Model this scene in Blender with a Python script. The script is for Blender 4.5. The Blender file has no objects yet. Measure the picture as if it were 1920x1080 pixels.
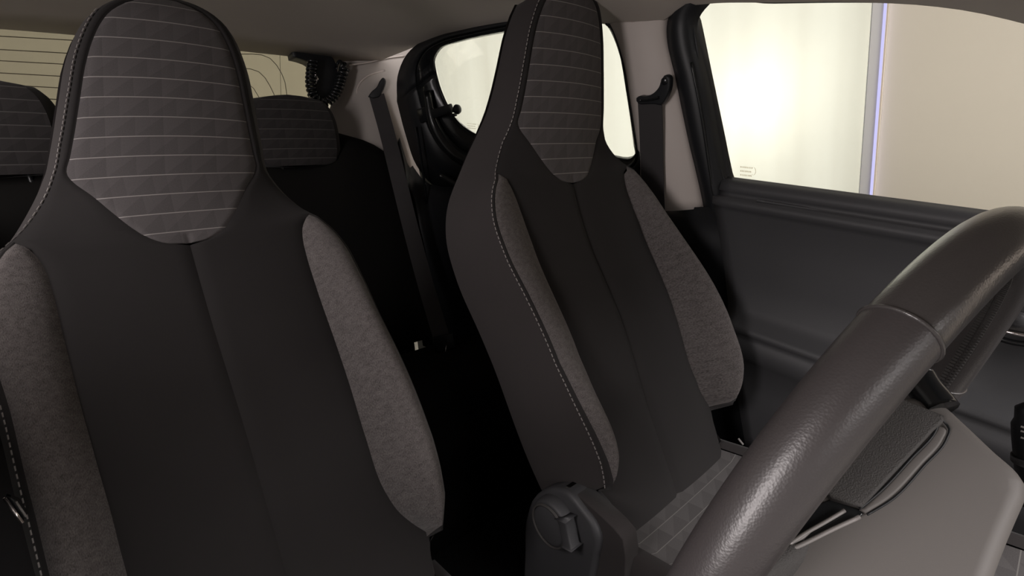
import bpy, bmesh, math, random
import numpy as np
from mathutils import Vector, Matrix

random.seed(4)
C = bpy.context.scene.collection
scn = bpy.context.scene

# ------------------------------------------------------------------ camera
# X = towards the driver's door, Y = towards the boot, Z = up, metres
F_PX = 894.6
CAM = np.array([-.3818, -.5103, .5292])
YAW, PITCH, ROLL = .6907, .2081, -.0808
_f = np.array([math.sin(YAW)*math.cos(PITCH), math.cos(YAW)*math.cos(PITCH), -math.sin(PITCH)])
_r = np.array([math.cos(YAW), -math.sin(YAW), 0.])
_u = np.cross(_r, _f)
_r, _u = (math.cos(ROLL)*_r + math.sin(ROLL)*_u), (-math.sin(ROLL)*_r + math.cos(ROLL)*_u)
cd = bpy.data.cameras.new('camera')
cd.sensor_width = 36
cd.lens = F_PX/1920*36
cd.clip_start = .01
cam = bpy.data.objects.new('camera', cd)
cam.matrix_world = Matrix(((_r[0], _u[0], -_f[0], CAM[0]), (_r[1], _u[1], -_f[1], CAM[1]), (_r[2], _u[2], -_f[2], CAM[2]), (0, 0, 0, 1)))
C.objects.link(cam)
scn.camera = cam

# ------------------------------------------------------------------ light
scn.view_settings.view_transform = 'Standard'
scn.view_settings.look = 'None'
scn.view_settings.gamma = 1
scn.view_settings.use_curve_mapping = False
scn.view_settings.exposure = 0
world = bpy.data.worlds.new('world')
scn.world = world
world.use_nodes = True
world.node_tree.nodes['Background'].inputs[0].default_value = (1.0, .93, .87, 1)
world.node_tree.nodes['Background'].inputs[1].default_value = .28


def area(name, loc, target, sx, sy, power, col):
    d = bpy.data.lights.new(name, 'AREA')
    d.shape = 'RECTANGLE'
    d.size, d.size_y, d.energy, d.color = sx, sy, power, col
    o = bpy.data.objects.new(name, d)
    C.objects.link(o)
    o.location = loc
    o.rotation_euler = (Vector(target) - Vector(loc)).to_track_quat('-Z', 'Y').to_euler()
    return o


# added, unseen fills at front and side, lamps behind the backlit fabric wall
area('front_fill_light', (.15, -3.4, 1.9), (.05, .1, .4), 3.0, 1.8, 150, (1, .95, .935))  # added fill, stands in for light through the windscreen
area('side_fill_light', (-1.6, -.32, .92), (-.15, -.42, .40), .36, 1.6, 28, (1, .92, .91))  # added fill, stands in for light through the passenger door opening
area('fabric_backlight', (3.0, 2.4, .9), (2.2, 2.4, .9), 4.8, 3.2, 117, (1, .975, .935))
pl = bpy.data.lights.new('fabric_hot_lamp', 'POINT')
pl.energy, pl.color, pl.shadow_soft_size = 9, (1, .98, .93), .12
po = bpy.data.objects.new('fabric_hot_lamp', pl)
C.objects.link(po)
po.location = (2.50, .60, .86)


# ------------------------------------------------------------------ helpers
def tag(o, label=None, cat=None, group=None, kind=None):
    if label: o['label'] = label
    if cat: o['category'] = cat
    if group: o['group'] = group
    if kind: o['kind'] = kind
    return o


WORLD = {}        # where each Empty stands


def empty(name, loc=(0, 0, 0), parent=None):
    o = bpy.data.objects.new(name, None)
    C.objects.link(o)
    o.location = loc
    o.empty_display_size = .05
    WORLD[o.name] = Vector(loc)
    if parent:
        o.parent = parent
        o.matrix_parent_inverse = Matrix.Translation(-WORLD[parent.name])
    return o


def obj(name, me, mat, parent=None, smooth=True):
    """link a mesh given in world coordinates; under a parent it keeps its place"""
    if smooth:
        for p in me.polygons: p.use_smooth = True
    o = bpy.data.objects.new(name, me)
    C.objects.link(o)
    if mat: me.materials.append(mat)
    if smooth and me.name.startswith('plate'):
        w = o.modifiers.new('flat_faces', 'WEIGHTED_NORMAL')
        w.weight = 100
    if parent:
        o.parent = parent
        o.matrix_parent_inverse = Matrix.Translation(-WORLD.get(parent.name, Vector((0, 0, 0))))
    return o


def from_bm(bm, name='m'):
    bmesh.ops.recalc_face_normals(bm, faces=bm.faces[:])
    me = bpy.data.meshes.new(name)
    bm.to_mesh(me)
    bm.free()
    return me


def grid(rows, uvs=None, closed=False):
    n = len(rows[0])
    V = [tuple(map(float, p)) for r in rows for p in r]
    Fs = []
    for i in range(len(rows)-1):
        for j in range(n if closed else n-1):
            k = (j+1) % n
            Fs.append((i*n+j, i*n+k, (i+1)*n+k, (i+1)*n+j))
    me = bpy.data.meshes.new('g')
    me.from_pydata(V, [], Fs)
    if uvs is not None:
        U = [u for r in uvs for u in r]
        l = me.uv_layers.new(name='UVMap')
        for lp in me.loops: l.data[lp.index].uv = U[lp.vertex_index]
    me.update()
    return me


def thick(o, t, offset=1):
    m = o.modifiers.new('solid', 'SOLIDIFY')
    m.thickness = t
    m.offset = offset
    return o


def unit(v):
    v = np.array(v, float)
    return v/np.linalg.norm(v)


def at(px, py, p0, n):
    """point of the plane (p0, n) seen at a pixel of the 1920x1080 photograph"""
    d = _f + _r*(px-960)/F_PX - _u*(py-540)/F_PX
    n = np.array(n, float)
    return CAM + d*(((np.array(p0, float)-CAM) @ n)/(d @ n))


def crom(P, n):
    """smooth resampling of a polyline through its points"""
    P = np.array(P, float)
    Q = np.vstack([2*P[0]-P[1], P, 2*P[-1]-P[-2]])
    L = np.concatenate([[0], np.cumsum(np.linalg.norm(np.diff(P, axis=0), axis=1))])
    out = []
    for s in np.linspace(0, L[-1], n):
        i = min(max(np.searchsorted(L, s)-1, 0), len(P)-2)
        t = (s-L[i])/(L[i+1]-L[i]+1e-12)
        a, b, c, d = Q[i:i+4]
        # non-uniform spacing: damp tangents
        h = L[i+1]-L[i]
        hb = np.linalg.norm(b-a)+1e-9; hd = np.linalg.norm(d-c)+1e-9
        m1 = ((c-b)/h*hb + (b-a)/hb*h)/(h+hb)*h
        m2 = ((c-b)/h*hd + (d-c)/hd*h)/(h+hd)*h
        out.append((2*t**3-3*t**2+1)*b + (t**3-2*t**2+t)*m1 + (-2*t**3+3*t**2)*c + (t**3-t**2)*m2)
    return np.array(out)


def tube(path, r, seg=10, caps=True, squash=None):
    path = np.array(path, float)
    rad = r if hasattr(r, '__len__') else [r]*len(path)
    T = np.gradient(path, axis=0)
    up = np.array([0., 0., 1.])
    rows = []
    a = None
    for p, t, rr in zip(path, T, rad):
        t = unit(t)
        if a is None:
            a = np.cross(t, up)
            if np.linalg.norm(a) < .1: a = np.cross(t, [1., 0, 0])
        a = unit(a - t*(a @ t))
        b = np.cross(t, a)
        rows.append([p + rr*(math.cos(k)*a + math.sin(k)*b*(squash or 1)) for k in np.linspace(0, 2*math.pi, seg, endpoint=False)])
    me = grid(rows, closed=True)
    if caps:
        bm = bmesh.new(); bm.from_mesh(me)
        bm.verts.ensure_lookup_table()
        bm.faces.new([bm.verts[i] for i in range(seg)])
        bm.faces.new([bm.verts[len(rows)*seg-1-i] for i in range(seg)])
        bm.to_mesh(me); bm.free()
    return me


def slab(pts, n, t, bevel=0, seg=2):
    """a solid plate: outline pts (3D), front face there, thickness t against n"""
    n = unit(n)
    bm = bmesh.new()
    A = [bm.verts.new(tuple(p)) for p in pts]
    B = [bm.verts.new(tuple(np.array(p)-n*t)) for p in pts]
    top = bm.faces.new(A)
    bm.faces.new(B[::-1])
    k = len(pts)
    for i in range(k): bm.faces.new((A[i], B[i], B[(i+1) % k], A[(i+1) % k]))
    bmesh.ops.recalc_face_normals(bm, faces=bm.faces[:])
    if bevel:
        bmesh.ops.bevel(bm, geom=list(top.edges), offset=bevel, segments=seg, profile=.5, affect='EDGES')
    bmesh.ops.triangulate(bm, faces=[f for f in bm.faces if len(f.verts) > 4])
    return from_bm(bm, 'plate')


def box(c, ax, half, bevel=0):
    """box with centre c, axes ax (3 vectors) and half sizes"""
    bm = bmesh.new()
    bmesh.ops.create_cube(bm, size=2)
    M = np.array([unit(a)*h for a, h in zip(ax, half)])
    for v in bm.verts: v.co = Vector(tuple(np.array(c)+np.array(v.co) @ M))
    if bevel: bmesh.ops.bevel(bm, geom=bm.edges[:], offset=bevel, segments=2, profile=.5, affect='EDGES')
    return from_bm(bm)


def lathe(c, axis, prof, seg=32):
    """prof: list of (radius, height along axis)"""
    ax = unit(axis)
    a = np.cross(ax, [0, 0, 1.])
    if np.linalg.norm(a) < .1: a = np.cross(ax, [1., 0, 0])
    a = unit(a); b = np.cross(ax, a)
    return grid([[np.array(c)+ax*h+r*(math.cos(k)*a+math.sin(k)*b) for k in np.linspace(0, 2*math.pi, seg, endpoint=False)] for r, h in prof], closed=True)


# ------------------------------------------------------------------ materials
def mat(name, col, rough=.6, spec=.3, bump=None, var=0, metal=0, sheen=0, vscale=6):
    m = bpy.data.materials.new(name)
    m.use_nodes = True
    nt = m.node_tree
    b = nt.nodes['Principled BSDF']
    b.inputs['Base Color'].default_value = (*col, 1)
    b.inputs['Roughness'].default_value = rough
    b.inputs['Specular IOR Level'].default_value = spec
    b.inputs['Metallic'].default_value = metal
    if sheen:
        b.inputs['Sheen Weight'].default_value = sheen
        b.inputs['Sheen Roughness'].default_value = .5
    tc = nt.nodes.new('ShaderNodeTexCoord')
    if var:
        nz = nt.nodes.new('ShaderNodeTexNoise'); nz.inputs['Scale'].default_value = vscale; nz.inputs['Detail'].default_value = 4
        mx = nt.nodes.new('ShaderNodeMix'); mx.data_type = 'RGBA'
        mx.inputs['A'].default_value = (*[c*(1-var) for c in col], 1)
        mx.inputs['B'].default_value = (*[c*(1+var) for c in col], 1)
        nt.links.new(tc.outputs['Object'], nz.inputs['Vector'])
        nt.links.new(nz.outputs['Fac'], mx.inputs['Factor'])
        nt.links.new(mx.outputs['Result'], b.inputs['Base Color'])
    if bump:
        sc, st, dist = bump
        nz = nt.nodes.new('ShaderNodeTexNoise'); nz.inputs['Scale'].default_value = sc; nz.inputs['Detail'].default_value = 3
        bp = nt.nodes.new('ShaderNodeBump'); bp.inputs['Strength'].default_value = st; bp.inputs['Distance'].default_value = dist
        nt.links.new(tc.outputs['Object'], nz.inputs['Vector'])
        nt.links.new(nz.outputs['Fac'], bp.inputs['Height'])
        nt.links.new(bp.outputs['Normal'], b.inputs['Normal'])
    return m


class NT:
    def __init__(s, m): s.nt = m.node_tree
    def n(s, kind, **kw):
        o = s.nt.nodes.new(kind)
        for k, v in kw.items(): setattr(o, k, v)
        return o
    def math(s, op, a, b=None):
        o = s.n('ShaderNodeMath', operation=op)
        for i, v in enumerate((a, b)):
            if v is None: continue
            if isinstance(v, (int, float)): o.inputs[i].default_value = v
            else: s.nt.links.new(v, o.inputs[i])
        return o.outputs[0]
    def l(s, a, b): s.nt.links.new(a, b)


def twill(name, dark, light, scale=1.0):
    """melange twill: diagonal ribs broken by noise"""
    m = mat(name, light, .9, .1, sheen=.15)
    N = NT(m); b = m.node_tree.nodes['Principled BSDF']
    uv = N.n('ShaderNodeUVMap')
    mp = N.n('ShaderNodeMapping'); mp.inputs['Rotation'].default_value = (0, 0, math.radians(-32)); mp.inputs['Scale'].default_value = (1150*scale, 520*scale, 1)
    N.l(uv.outputs[0], mp.inputs[0])
    nz = N.n('ShaderNodeTexNoise'); nz.inputs['Scale'].default_value = 1; nz.inputs['Detail'].default_value = 2
    N.l(mp.outputs[0], nz.inputs['Vector'])
    nz2 = N.n('ShaderNodeTexNoise'); nz2.inputs['Scale'].default_value = 160*scale; nz2.inputs['Detail'].default_value = 3
    N.l(uv.outputs[0], nz2.inputs['Vector'])
    f = N.math('ADD', N.math('MULTIPLY', nz.outputs['Fac'], 1.5), N.math('MULTIPLY', nz2.outputs['Fac'], .8))
    f = N.math('SUBTRACT', f, .65)
    mx = N.n('ShaderNodeMix', data_type='RGBA', clamp_factor=True)
    mx.inputs['A'].default_value = (*dark, 1); mx.inputs['B'].default_value = (*light, 1)
    N.l(f, mx.inputs['Factor']); N.l(mx.outputs['Result'], b.inputs['Base Color'])
    bp = N.n('ShaderNodeBump'); bp.inputs['Strength'].default_value = .35; bp.inputs['Distance'].default_value = .0008
    N.l(nz.outputs['Fac'], bp.inputs['Height']); N.l(bp.outputs['Normal'], b.inputs['Normal'])
    return m


def striped(name, base, line, pitch, z0, cell, lw=.045, tri=.35):
    """woven cloth with thin pale lines across and a faint triangle pattern; uv in metres"""
    m = mat(name, base, .85, .12, sheen=.1)
    N = NT(m); b = m.node_tree.nodes['Principled BSDF']
    uv = N.n('ShaderNodeUVMap'); sp = N.n('ShaderNodeSeparateXYZ'); N.l(uv.outputs[0], sp.inputs[0])
    v = N.math('DIVIDE', N.math('SUBTRACT', sp.outputs[1], z0), pitch)
    fv = N.math('FRACT', v)
    d = N.math('ABSOLUTE', N.math('SUBTRACT', fv, .5))
    ln = N.math('GREATER_THAN', d, .5-lw/2)
    u = N.math('DIVIDE', N.math('ADD', sp.outputs[0], 1.0), cell)
    row = N.math('FLOOR', v)
    fu = N.math('FRACT', N.math('ADD', u, N.math('MULTIPLY', row, .5)))
    t1 = N.math('GREATER_THAN', fu, fv)
    fu2 = N.math('FRACT', N.math('MULTIPLY', u, .5))
    shade = N.math('ADD', N.math('MULTIPLY', t1, .6), N.math('MULTIPLY', fu2, .4))
    nz = N.n('ShaderNodeTexNoise'); nz.inputs['Scale'].default_value = 700; N.l(uv.outputs[0], nz.inputs['Vector'])
    sh = N.math('ADD', N.math('MULTIPLY', shade, tri), N.math('MULTIPLY', nz.outputs['Fac'], .5))
    mx = N.n('ShaderNodeMix', data_type='RGBA', clamp_factor=True)
    mx.inputs['A'].default_value = (*[c*1.25 for c in base], 1); mx.inputs['B'].default_value = (*[c*.55 for c in base], 1)
    N.l(sh, mx.inputs['Factor'])
    m2 = N.n('ShaderNodeMix', data_type='RGBA')
    N.l(ln, m2.inputs['Factor']); N.l(mx.outputs['Result'], m2.inputs['A']); m2.inputs['B'].default_value = (*line, 1)
    N.l(m2.outputs['Result'], b.inputs['Base Color'])
    h = N.math('ADD', N.math('MULTIPLY', shade, 1.0), N.math('MULTIPLY', ln, .4))
    bp = N.n('ShaderNodeBump'); bp.inputs['Strength'].default_value = .3; bp.inputs['Distance'].default_value = .002
    N.l(h, bp.inputs['Height']); N.l(bp.outputs['Normal'], b.inputs['Normal'])
    return m


def leather(name, col, rough):
    m = mat(name, col, rough, .85)
    N = NT(m); b = m.node_tree.nodes['Principled BSDF']
    tc = N.n('ShaderNodeTexCoord')
    vo = N.n('ShaderNodeTexVoronoi'); vo.inputs['Scale'].default_value = 760; N.l(tc.outputs['Object'], vo.inputs['Vector'])
    nz = N.n('ShaderNodeTexNoise'); nz.inputs['Scale'].default_value = 420; nz.inputs['Detail'].default_value = 3; N.l(tc.outputs['Object'], nz.inputs['Vector'])
    h = N.math('ADD', vo.outputs['Distance'], N.math('MULTIPLY', nz.outputs['Fac'], .8))
    bp = N.n('ShaderNodeBump'); bp.inputs['Strength'].default_value = .10; bp.inputs['Distance'].default_value = .001
    N.l(h, bp.inputs['Height']); N.l(bp.outputs['Normal'], b.inputs['Normal'])
    return m


def glass(name, tint, gloss=.05):
    m = bpy.data.materials.new(name); m.use_nodes = True
    nt = m.node_tree
    nt.nodes.remove(nt.nodes['Principled BSDF'])
    t = nt.nodes.new('ShaderNodeBsdfTransparent'); t.inputs[0].default_value = (*tint, 1)
    g = nt.nodes.new('ShaderNodeBsdfGlossy'); g.inputs['Roughness'].default_value = .02; g.inputs[0].default_value = (1, 1, 1, 1)
    lw = nt.nodes.new('ShaderNodeFresnel'); lw.inputs[0].default_value = 1.25
    mx = nt.nodes.new('ShaderNodeMixShader')
    nt.links.new(lw.outputs[0], mx.inputs[0]); nt.links.new(t.outputs[0], mx.inputs[1]); nt.links.new(g.outputs[0], mx.inputs[2])
    nt.links.new(mx.outputs[0], nt.nodes['Material Output'].inputs[0])
    return m


def emit(name, col, s):
    m = bpy.data.materials.new(name); m.use_nodes = True
    nt = m.node_tree; nt.nodes.remove(nt.nodes['Principled BSDF'])
    e = nt.nodes.new('ShaderNodeEmission'); e.inputs[0].default_value = (*col, 1); e.inputs[1].default_value = s
    nt.links.new(e.outputs[0], nt.nodes['Material Output'].inputs[0])
    return m


def backlit(name):
    """thin white fabric that lets the lamps behind it through, with faint vertical folds"""
    m = bpy.data.materials.new(name); m.use_nodes = True
    nt = m.node_tree; nt.nodes.remove(nt.nodes['Principled BSDF'])
    N = NT(m)
    tc = N.n('ShaderNodeTexCoord'); mp = N.n('ShaderNodeMapping'); mp.inputs['Scale'].default_value = (3, 9, .12)
    N.l(tc.outputs['Object'], mp.inputs[0])
    nz = N.n('ShaderNodeTexNoise'); nz.inputs['Scale'].default_value = 1; nz.inputs['Detail'].default_value = 3; N.l(mp.outputs[0], nz.inputs['Vector'])
    mx = N.n('ShaderNodeMix', data_type='RGBA'); mx.inputs['A'].default_value = (.84, .82, .77, 1); mx.inputs['B'].default_value = (.97, .96, .92, 1)
    N.l(nz.outputs['Fac'], mx.inputs['Factor'])
    tr = N.n('ShaderNodeBsdfTranslucent'); df = N.n('ShaderNodeBsdfDiffuse'); ms = N.n('ShaderNodeMixShader'); ms.inputs[0].default_value = .4
    N.l(mx.outputs['Result'], tr.inputs[0]); N.l(mx.outputs['Result'], df.inputs[0])
    N.l(tr.outputs[0], ms.inputs[1]); N.l(df.outputs[0], ms.inputs[2]); N.l(ms.outputs[0], nt.nodes['Material Output'].inputs[0])
    return m


M = dict(
    headliner=mat('headliner_felt', (.52, .47, .425), .95, .1, bump=(900, .15, .001), var=.05),
    pillar=mat('pillar_plastic', (.58, .525, .49), .55, .3, bump=(1200, .12, .0006)),
    quarter=mat('quarter_plastic', (.40, .365, .34), .55, .3, bump=(1200, .12, .0006)),
    black=mat('black_plastic', (.012, .013, .015), .45, .4, bump=(900, .12, .0006)),
    gloss=mat('gloss_black', (.012, .013, .014), .22, .5),
    card=mat('door_card_plastic', (.064, .064, .068), .5, .4, bump=(700, .25, .0008), var=.08),
    carpet=mat('carpet', (.012, .012, .012), 1, .05, bump=(600, .5, .003)),
    darkcloth=mat('black_seat_cloth', (.0285, .0265, .0265), .92, .08, bump=(1500, .2, .0008), var=.06, sheen=.08, vscale=14),
    rearcloth=mat('rear_bench_cloth', (.010, .0095, .009), .95, .05, bump=(1500, .2, .0008)),
    sidecloth=mat('side_seat_cloth', (.046, .041, .041), .9, .1, bump=(1300, .25, .0008), var=.06, sheen=.08, vscale=14),
    melange=twill('grey_melange_cloth', (.050, .044, .043), (.185, .167, .163)),
    head=striped('striped_headrest_cloth', (.095, .087, .088), (.30, .28, .27), .0257, .5805, .031, tri=.27),
    cushion=striped('striped_cushion_cloth', (.125, .117, .117), (.24, .23, .22), .029, .012, .045),
    rearhead=striped('striped_rear_cloth', (.034, .031, .031), (.085, .08, .077), .027, .66, .04, lw=.07),
    thread=mat('grey_thread', (.30, .28, .27), .8, .1),
    webbing=mat('belt_webbing', (.050, .047, .048), .8, .15, bump=(1600, .3, .0008)),
    leather=leather('wheel_leather', (.062, .055, .056), .38),
    leather2=leather('smooth_wheel_leather', (.066, .060, .059), .28),
    shroud=mat('column_plastic', (.132, .122, .115), .55, .35, bump=(1500, .1, .0005)),
    plate=mat('grained_plate', (.070, .066, .064), .6, .3, bump=(1100, .6, .0012)),
    satin=mat('satin_trim', (.30, .28, .27), .35, .5),
    chrome=mat('chrome', (.85, .80, .79), .12, .5, metal=1),
    white=mat('white_print', (.8, .8, .8), .6, .2),
    grey_print=glass('grey_print', (.62, .57, .50)),
    heater=mat('heater_wire', (.09, .075, .05), .6, .2),
    glass_side=glass('side_glass', (.93, .95, .93)),
    glass_rear=glass('rear_glass', (.80, .79, .74)),
    backlit=backlit('backlit_fabric'),
    beige=mat('beige_wall_paint', (.86, .765, .655), .9, .1, var=.03, vscale=1),
    cream=mat('cream_wall_paint', (.62, .585, .47), .9, .1, var=.06, vscale=2),
    post=mat('post_paint', (.86, .82, .83), .5, .3),
    leak_glow=emit('lavender_leak', (.60, .56, 1.0), 1.25),
    studio=mat('studio_floor_paint', (.30, .29, .27), .6, .2, var=.1),
)

# ------------------------------------------------------------------ studio around the car
XW = 2.2


def struct(name, me, m, label, smooth=False):
    o = obj(name, me, m, smooth=smooth)
    o['kind'] = 'structure'
    o['label'] = label
    return o


def cuboid(a, b):
    a, b = np.array(a, float), np.array(b, float)
    return box((a+b)/2, np.eye(3), abs(b-a)/2)


struct('wall_left', cuboid((XW, .14, -.9), (XW+.004, 5.2, 2.8)), M['backlit'], 'glowing white fabric wall outside the side windows')
struct('wall_front', cuboid((XW-.01, -3.5, -.9), (XW+.05, .075, 2.8)), M['beige'], 'matt beige wall panel outside the front door window')
post = struct('trim_1', cuboid((XW-.03, .085, -.9), (XW+.03, .128, 2.8)), M['post'], 'pale upright post between the white and the beige wall')
leak = obj('light_leak', cuboid((XW-.036, .081, -.9), (XW-.028, .089, 2.8)), M['leak_glow'], smooth=False)  # glowing sliver stands in for light leaking at the post edge
tag(leak, 'thin lavender line of light leaking along the wall post', 'light leak')
struct('wall_rear', cuboid((-3.2, 4.2, -.9), (XW, 4.26, 2.8)), M['cream'], 'cream wall seen through the rear window')
struct('floor_studio', cuboid((-4, -4, -.95), (5, 5.4, -.9)), M['studio'], 'grey painted floor of the photo room')

# ------------------------------------------------------------------ car shell
DP, DN = (.62, 0, .48), (1, 0, .25)               # front door plane, leaning inwards at the top
RP, RN = (.612, .2, .48), (1, .08, .25)           # rear door plane
CP, CN = (.31, 1.14, .8), (.46, .887, .08)        # rear quarter panel plane


def dpl(px, off=0):
    n = unit(DN)
    return [at(x, y, np.array(DP)+n*off, n) for x, y in px]


def rpl(px, off=0):
    n = unit(RN)
    return [at(x, y, np.array(RP)+n*off, n) for x, y in px]


def cpl(px, off=0):
    n = unit(CN)
    return [at(x, y, np.array(CP)+n*off, n) for x, y in px]


# headliner: from the rail above the doors over to the other side
rail = dpl([(2150, 82), (1990, 40), (1920, 22), (1830, 3), (1745, -7), (1620, -12), (1450, -10), (1320, -5), (1280, 2), (1258, 20)], -.012)
rail += rpl([(1215, 36), (1140, 34), (1080, 27), (980, 30), (900, 42), (840, 55)], -.012)
rail = sorted(rail, key=lambda p: p[1])
rail.insert(0, rail[0]+np.array([-.02, -.25, -.16]))
rail = crom(rail, 60)
rows = []
for p in rail:
    arch = .055*min(1, max(.15, (1.15-p[1])/.5))
    rows.append([(p[0]*math.sin(j*math.pi/2)*(1.25 if j < 0 else 1), p[1], p[2]+arch*(1-abs(math.sin(j*math.pi/2))**2.2)) for j in np.linspace(-1, 1, 33)])
last = rows[-1]
for t in (.35, .7, 1):
    rows.append([(x*(1-.06*t), y*(1-t)+1.135*t, z*(1-t)+(.992-.006*abs(x/.5)**2.5)*t) for x, y, z in last])
ceil = struct('ceiling', grid(rows), M['headliner'], 'pale grey felt headliner of the car', True)
thick(ceil, .012, -1)

body = struct('wall_body', cuboid((.635, -1.1, -.45), (.66, 1.45, .425)), M['black'], 'dark outer door skin below the side windows')
struct('wall_quarter', slab([(.60, 1.02, .42), (.60, 1.45, .42), (.53, 1.45, .95), (.52, 1.30, .99), (.50, 1.10, 1.0), (.57, 1.02, .75)], (1, .1, .2), .01), M['black'], 'dark rear quarter body panel')
struct('floor', cuboid((-.66, -1.0, -.36), (.64, 1.5, -.34)), M['carpet'], 'black carpeted car floor')

# passenger side: door card up to its window sill
rows = []
for z, x in ((.46, -.60), (.44, -.585), (.42, -.59), (.30, -.60), (.22, -.59), (.20, -.565), (.16, -.56), (.10, -.585), (-.34, -.60)):
    rows.append([(x, y, z+.1*y) for y in np.linspace(-.3, 1.2, 14)])
d3 = struct('door_3', grid(rows), M['card'], 'dark passenger side door card', True)
thick(d3, .04, 1)

# ---- rear window and the tailgate around it
YR = 1.16


def rw(px, py, y=YR): return at(px, py, (0, y, 0), (0, 1, 0))


top_l, top_r = rw(-260, 12), rw(625, 104)
win = crom([rw(-260, 14), rw(0, 39), rw(300, 66), rw(540, 92), rw(600, 104), rw(622, 130), rw(600, 200), rw(560, 260), rw(470, 262), rw(0, 250), rw(-260, 245)], 60)
g = struct('window_3', slab([p+np.array([0, .01, 0]) for p in win], (0, -1, 0), .004), M['glass_rear'], 'tinted rear window with fine heater wires')
# heater wires: long rows that bend down at the end
wires = []
for k, (yl, xe, ye) in enumerate([(67, 539, 187), (92, 518, 187), (113, 497, 187), (136, 478, 187), (158, 455, 187), (180, 440, 200)]):
    wires.append(crom([rw(-250, yl-16), rw(0, yl), rw(140, yl+8), rw(430, yl+33), rw(xe-28, yl+33+12), rw(xe-8, yl+33+42), rw(xe, max(ye, yl+95)), rw(xe, 250)], 40))
for w in wires:
    h = obj('heater_wire', tube(w+np.array([0, .004, 0]), .0011, 5), M['heater'], g)
for x in (525,):
    obj('heater_wire', tube([rw(x, 80)+np.array([0, .004, 0]), rw(x+4, 240)+np.array([0, .004, 0])], .0007, 5), M['heater'], g)
obj('glass_print', slab([rw(555, 184), rw(563, 184), rw(563, 188), rw(555, 188)], (0, -1, 0), .001), M['black'], g, False)
# black seal around it and the tailgate below
seal = struct('trim_2', tube(crom([rw(-260, 8), rw(0, 36), rw(300, 62), rw(540, 89), rw(604, 101), rw(627, 128), rw(605, 205)], 50), .007, 8), M['black'], 'thin black seal along the rear window top')
hd_b = crom([rw(-260, 16, 1.122), rw(0, 42, 1.122), rw(300, 69, 1.122), rw(540, 95, 1.122), rw(606, 103, 1.122)], 20)
obj('window_header', slab(list(hd_b)+[p+np.array([0, 0, .03]) for p in hd_b[::-1]], (0, -1, 0), .004), M['black'], seal)
rows = []
for z in np.linspace(.70, -.34, 8):
    rows.append([(x, YR+.02+.06*math.sin((.7-z)*2), z) for x in np.linspace(-.66, .5, 14)])
tg = struct('wall_tailgate', grid(rows), M['black'], 'black tailgate lining below the rear window')
thick(tg, .02, -1)

# ---- rear quarter (C pillar) trim
left = [(-0, 0)]
Lc = crom([(604, 96), (622, 106), (634, 140), (626, 190), (600, 245), (560, 300), (520, 420)], 24)
Rc = crom([(812, 60), (784, 92), (772, 130), (768, 185), (772, 240), (780, 300), (812, 430)], 24)
rows = []
for a, b in zip(Lc, Rc):
    A, B = cpl([a, b])
    A = rw(a[0], a[1], 1.15)
    rows.append([A*(1-t)+B*t + np.array([-.3, -.6, 0])*(.022*math.sin(math.pi*t)) for t in np.linspace(0, 1, 12)])
q = struct('trim_3', grid(rows), M['quarter'], 'grey rear quarter trim beside the rear window', True)
thick(q, .01, -1)
# moulded rim line on it
obj('moulding', tube(crom(cpl([(655, 122), (690, 117), (730, 108), (760, 104)], -.022), 16), .0025, 6), M['pillar'], q)
obj('moulding', tube(crom(cpl([(668, 185), (672, 160), (690, 142), (722, 132)], -.017), 16), .003, 6), M['pillar'], q)

# ---- rear door: window frame, card, glass
gl = [(818, 134), (815, 110), (828, 88), (862, 76), (905, 66), (960, 56), (1040, 42), (1105, 33), (1134, 39), (1148, 57), (1162, 92), (1180, 190), (1191, 272), (1193, 292), (1180, 297), (1150, 293), (1040, 280), (960, 270), (906, 258), (880, 245), (855, 222), (838, 192), (825, 160), (818, 134)]
fr = [(748, 190), (750, 140), (765, 105), (800, 76), (850, 62), (900, 50), (960, 41), (1040, 33), (1105, 26), (1140, 33), (1152, 52), (1166, 90), (1186, 190), (1198, 272), (1204, 318), (1190, 345), (1150, 345), (1040, 345), (960, 345), (880, 350), (815, 345), (785, 310), (765, 255), (748, 190)]
mid = [(a[0]*.5+b[0]*.5, a[1]*.5+b[1]*.5) for a, b in zip(gl, fr)]
mid2 = [(a[0]*.85+b[0]*.15, a[1]*.85+b[1]*.15) for a, b in zip(gl, fr)]
N_ = 120
L0, L1, L1b, L2 = rpl(crom(fr, N_), -.012), rpl(crom(mid, N_), -.022), rpl(crom(mid2, N_), .0), rpl(crom(gl, N_), .016)
d2 = struct('door_2', grid([L0, [a*.4+b*.6 for a, b in zip(L0, L1)]]+[L1]), M['black'], 'black rear door behind the driver seat', True)
sl = obj('window_seal', grid([L1, L1b, [a*.5+b*.5 for a, b in zip(L1b, L2)], L2]), M['gloss'], d2)
thick(d2, .008, -1); thick(sl, .004, -1)
w2 = struct('window_2', slab(rpl(crom(gl, 80), .018), unit(np.array(RN)*-1), .004), M['glass_side'], 'rear side window with a pop-out latch')
# door card below the rear window
rows = []
top = crom([(740, 230), (765, 300), (800, 342), (880, 352), (1000, 347), (1150, 347), (1205, 330)], 24)
for t in np.linspace(0, 1, 10):
    off = -.012-.05*math.sin(min(t*3, 1)*math.pi/2)
    rr = rpl(top, off)
    rows.append([np.array([p[0]+.03*t, p[1], p[2]*(1-t)-.34*t]) for p in rr])
rc = obj('door_card', grid(rows), M['black'], d2)
thick(rc, .01, -1)
# moulded highlight rib on the door edge
obj('door_rib', tube(crom(rpl([(781, 238), (790, 300), (803, 400), (818, 500), (838, 600), (870, 680)], -.055), 24), .004, 8), M['gloss'], d2)
obj('door_rib', tube(crom(rpl([(828, 330), (870, 352), (920, 350)], -.05), 16), .012, 8), M['gloss'], d2)
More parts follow.
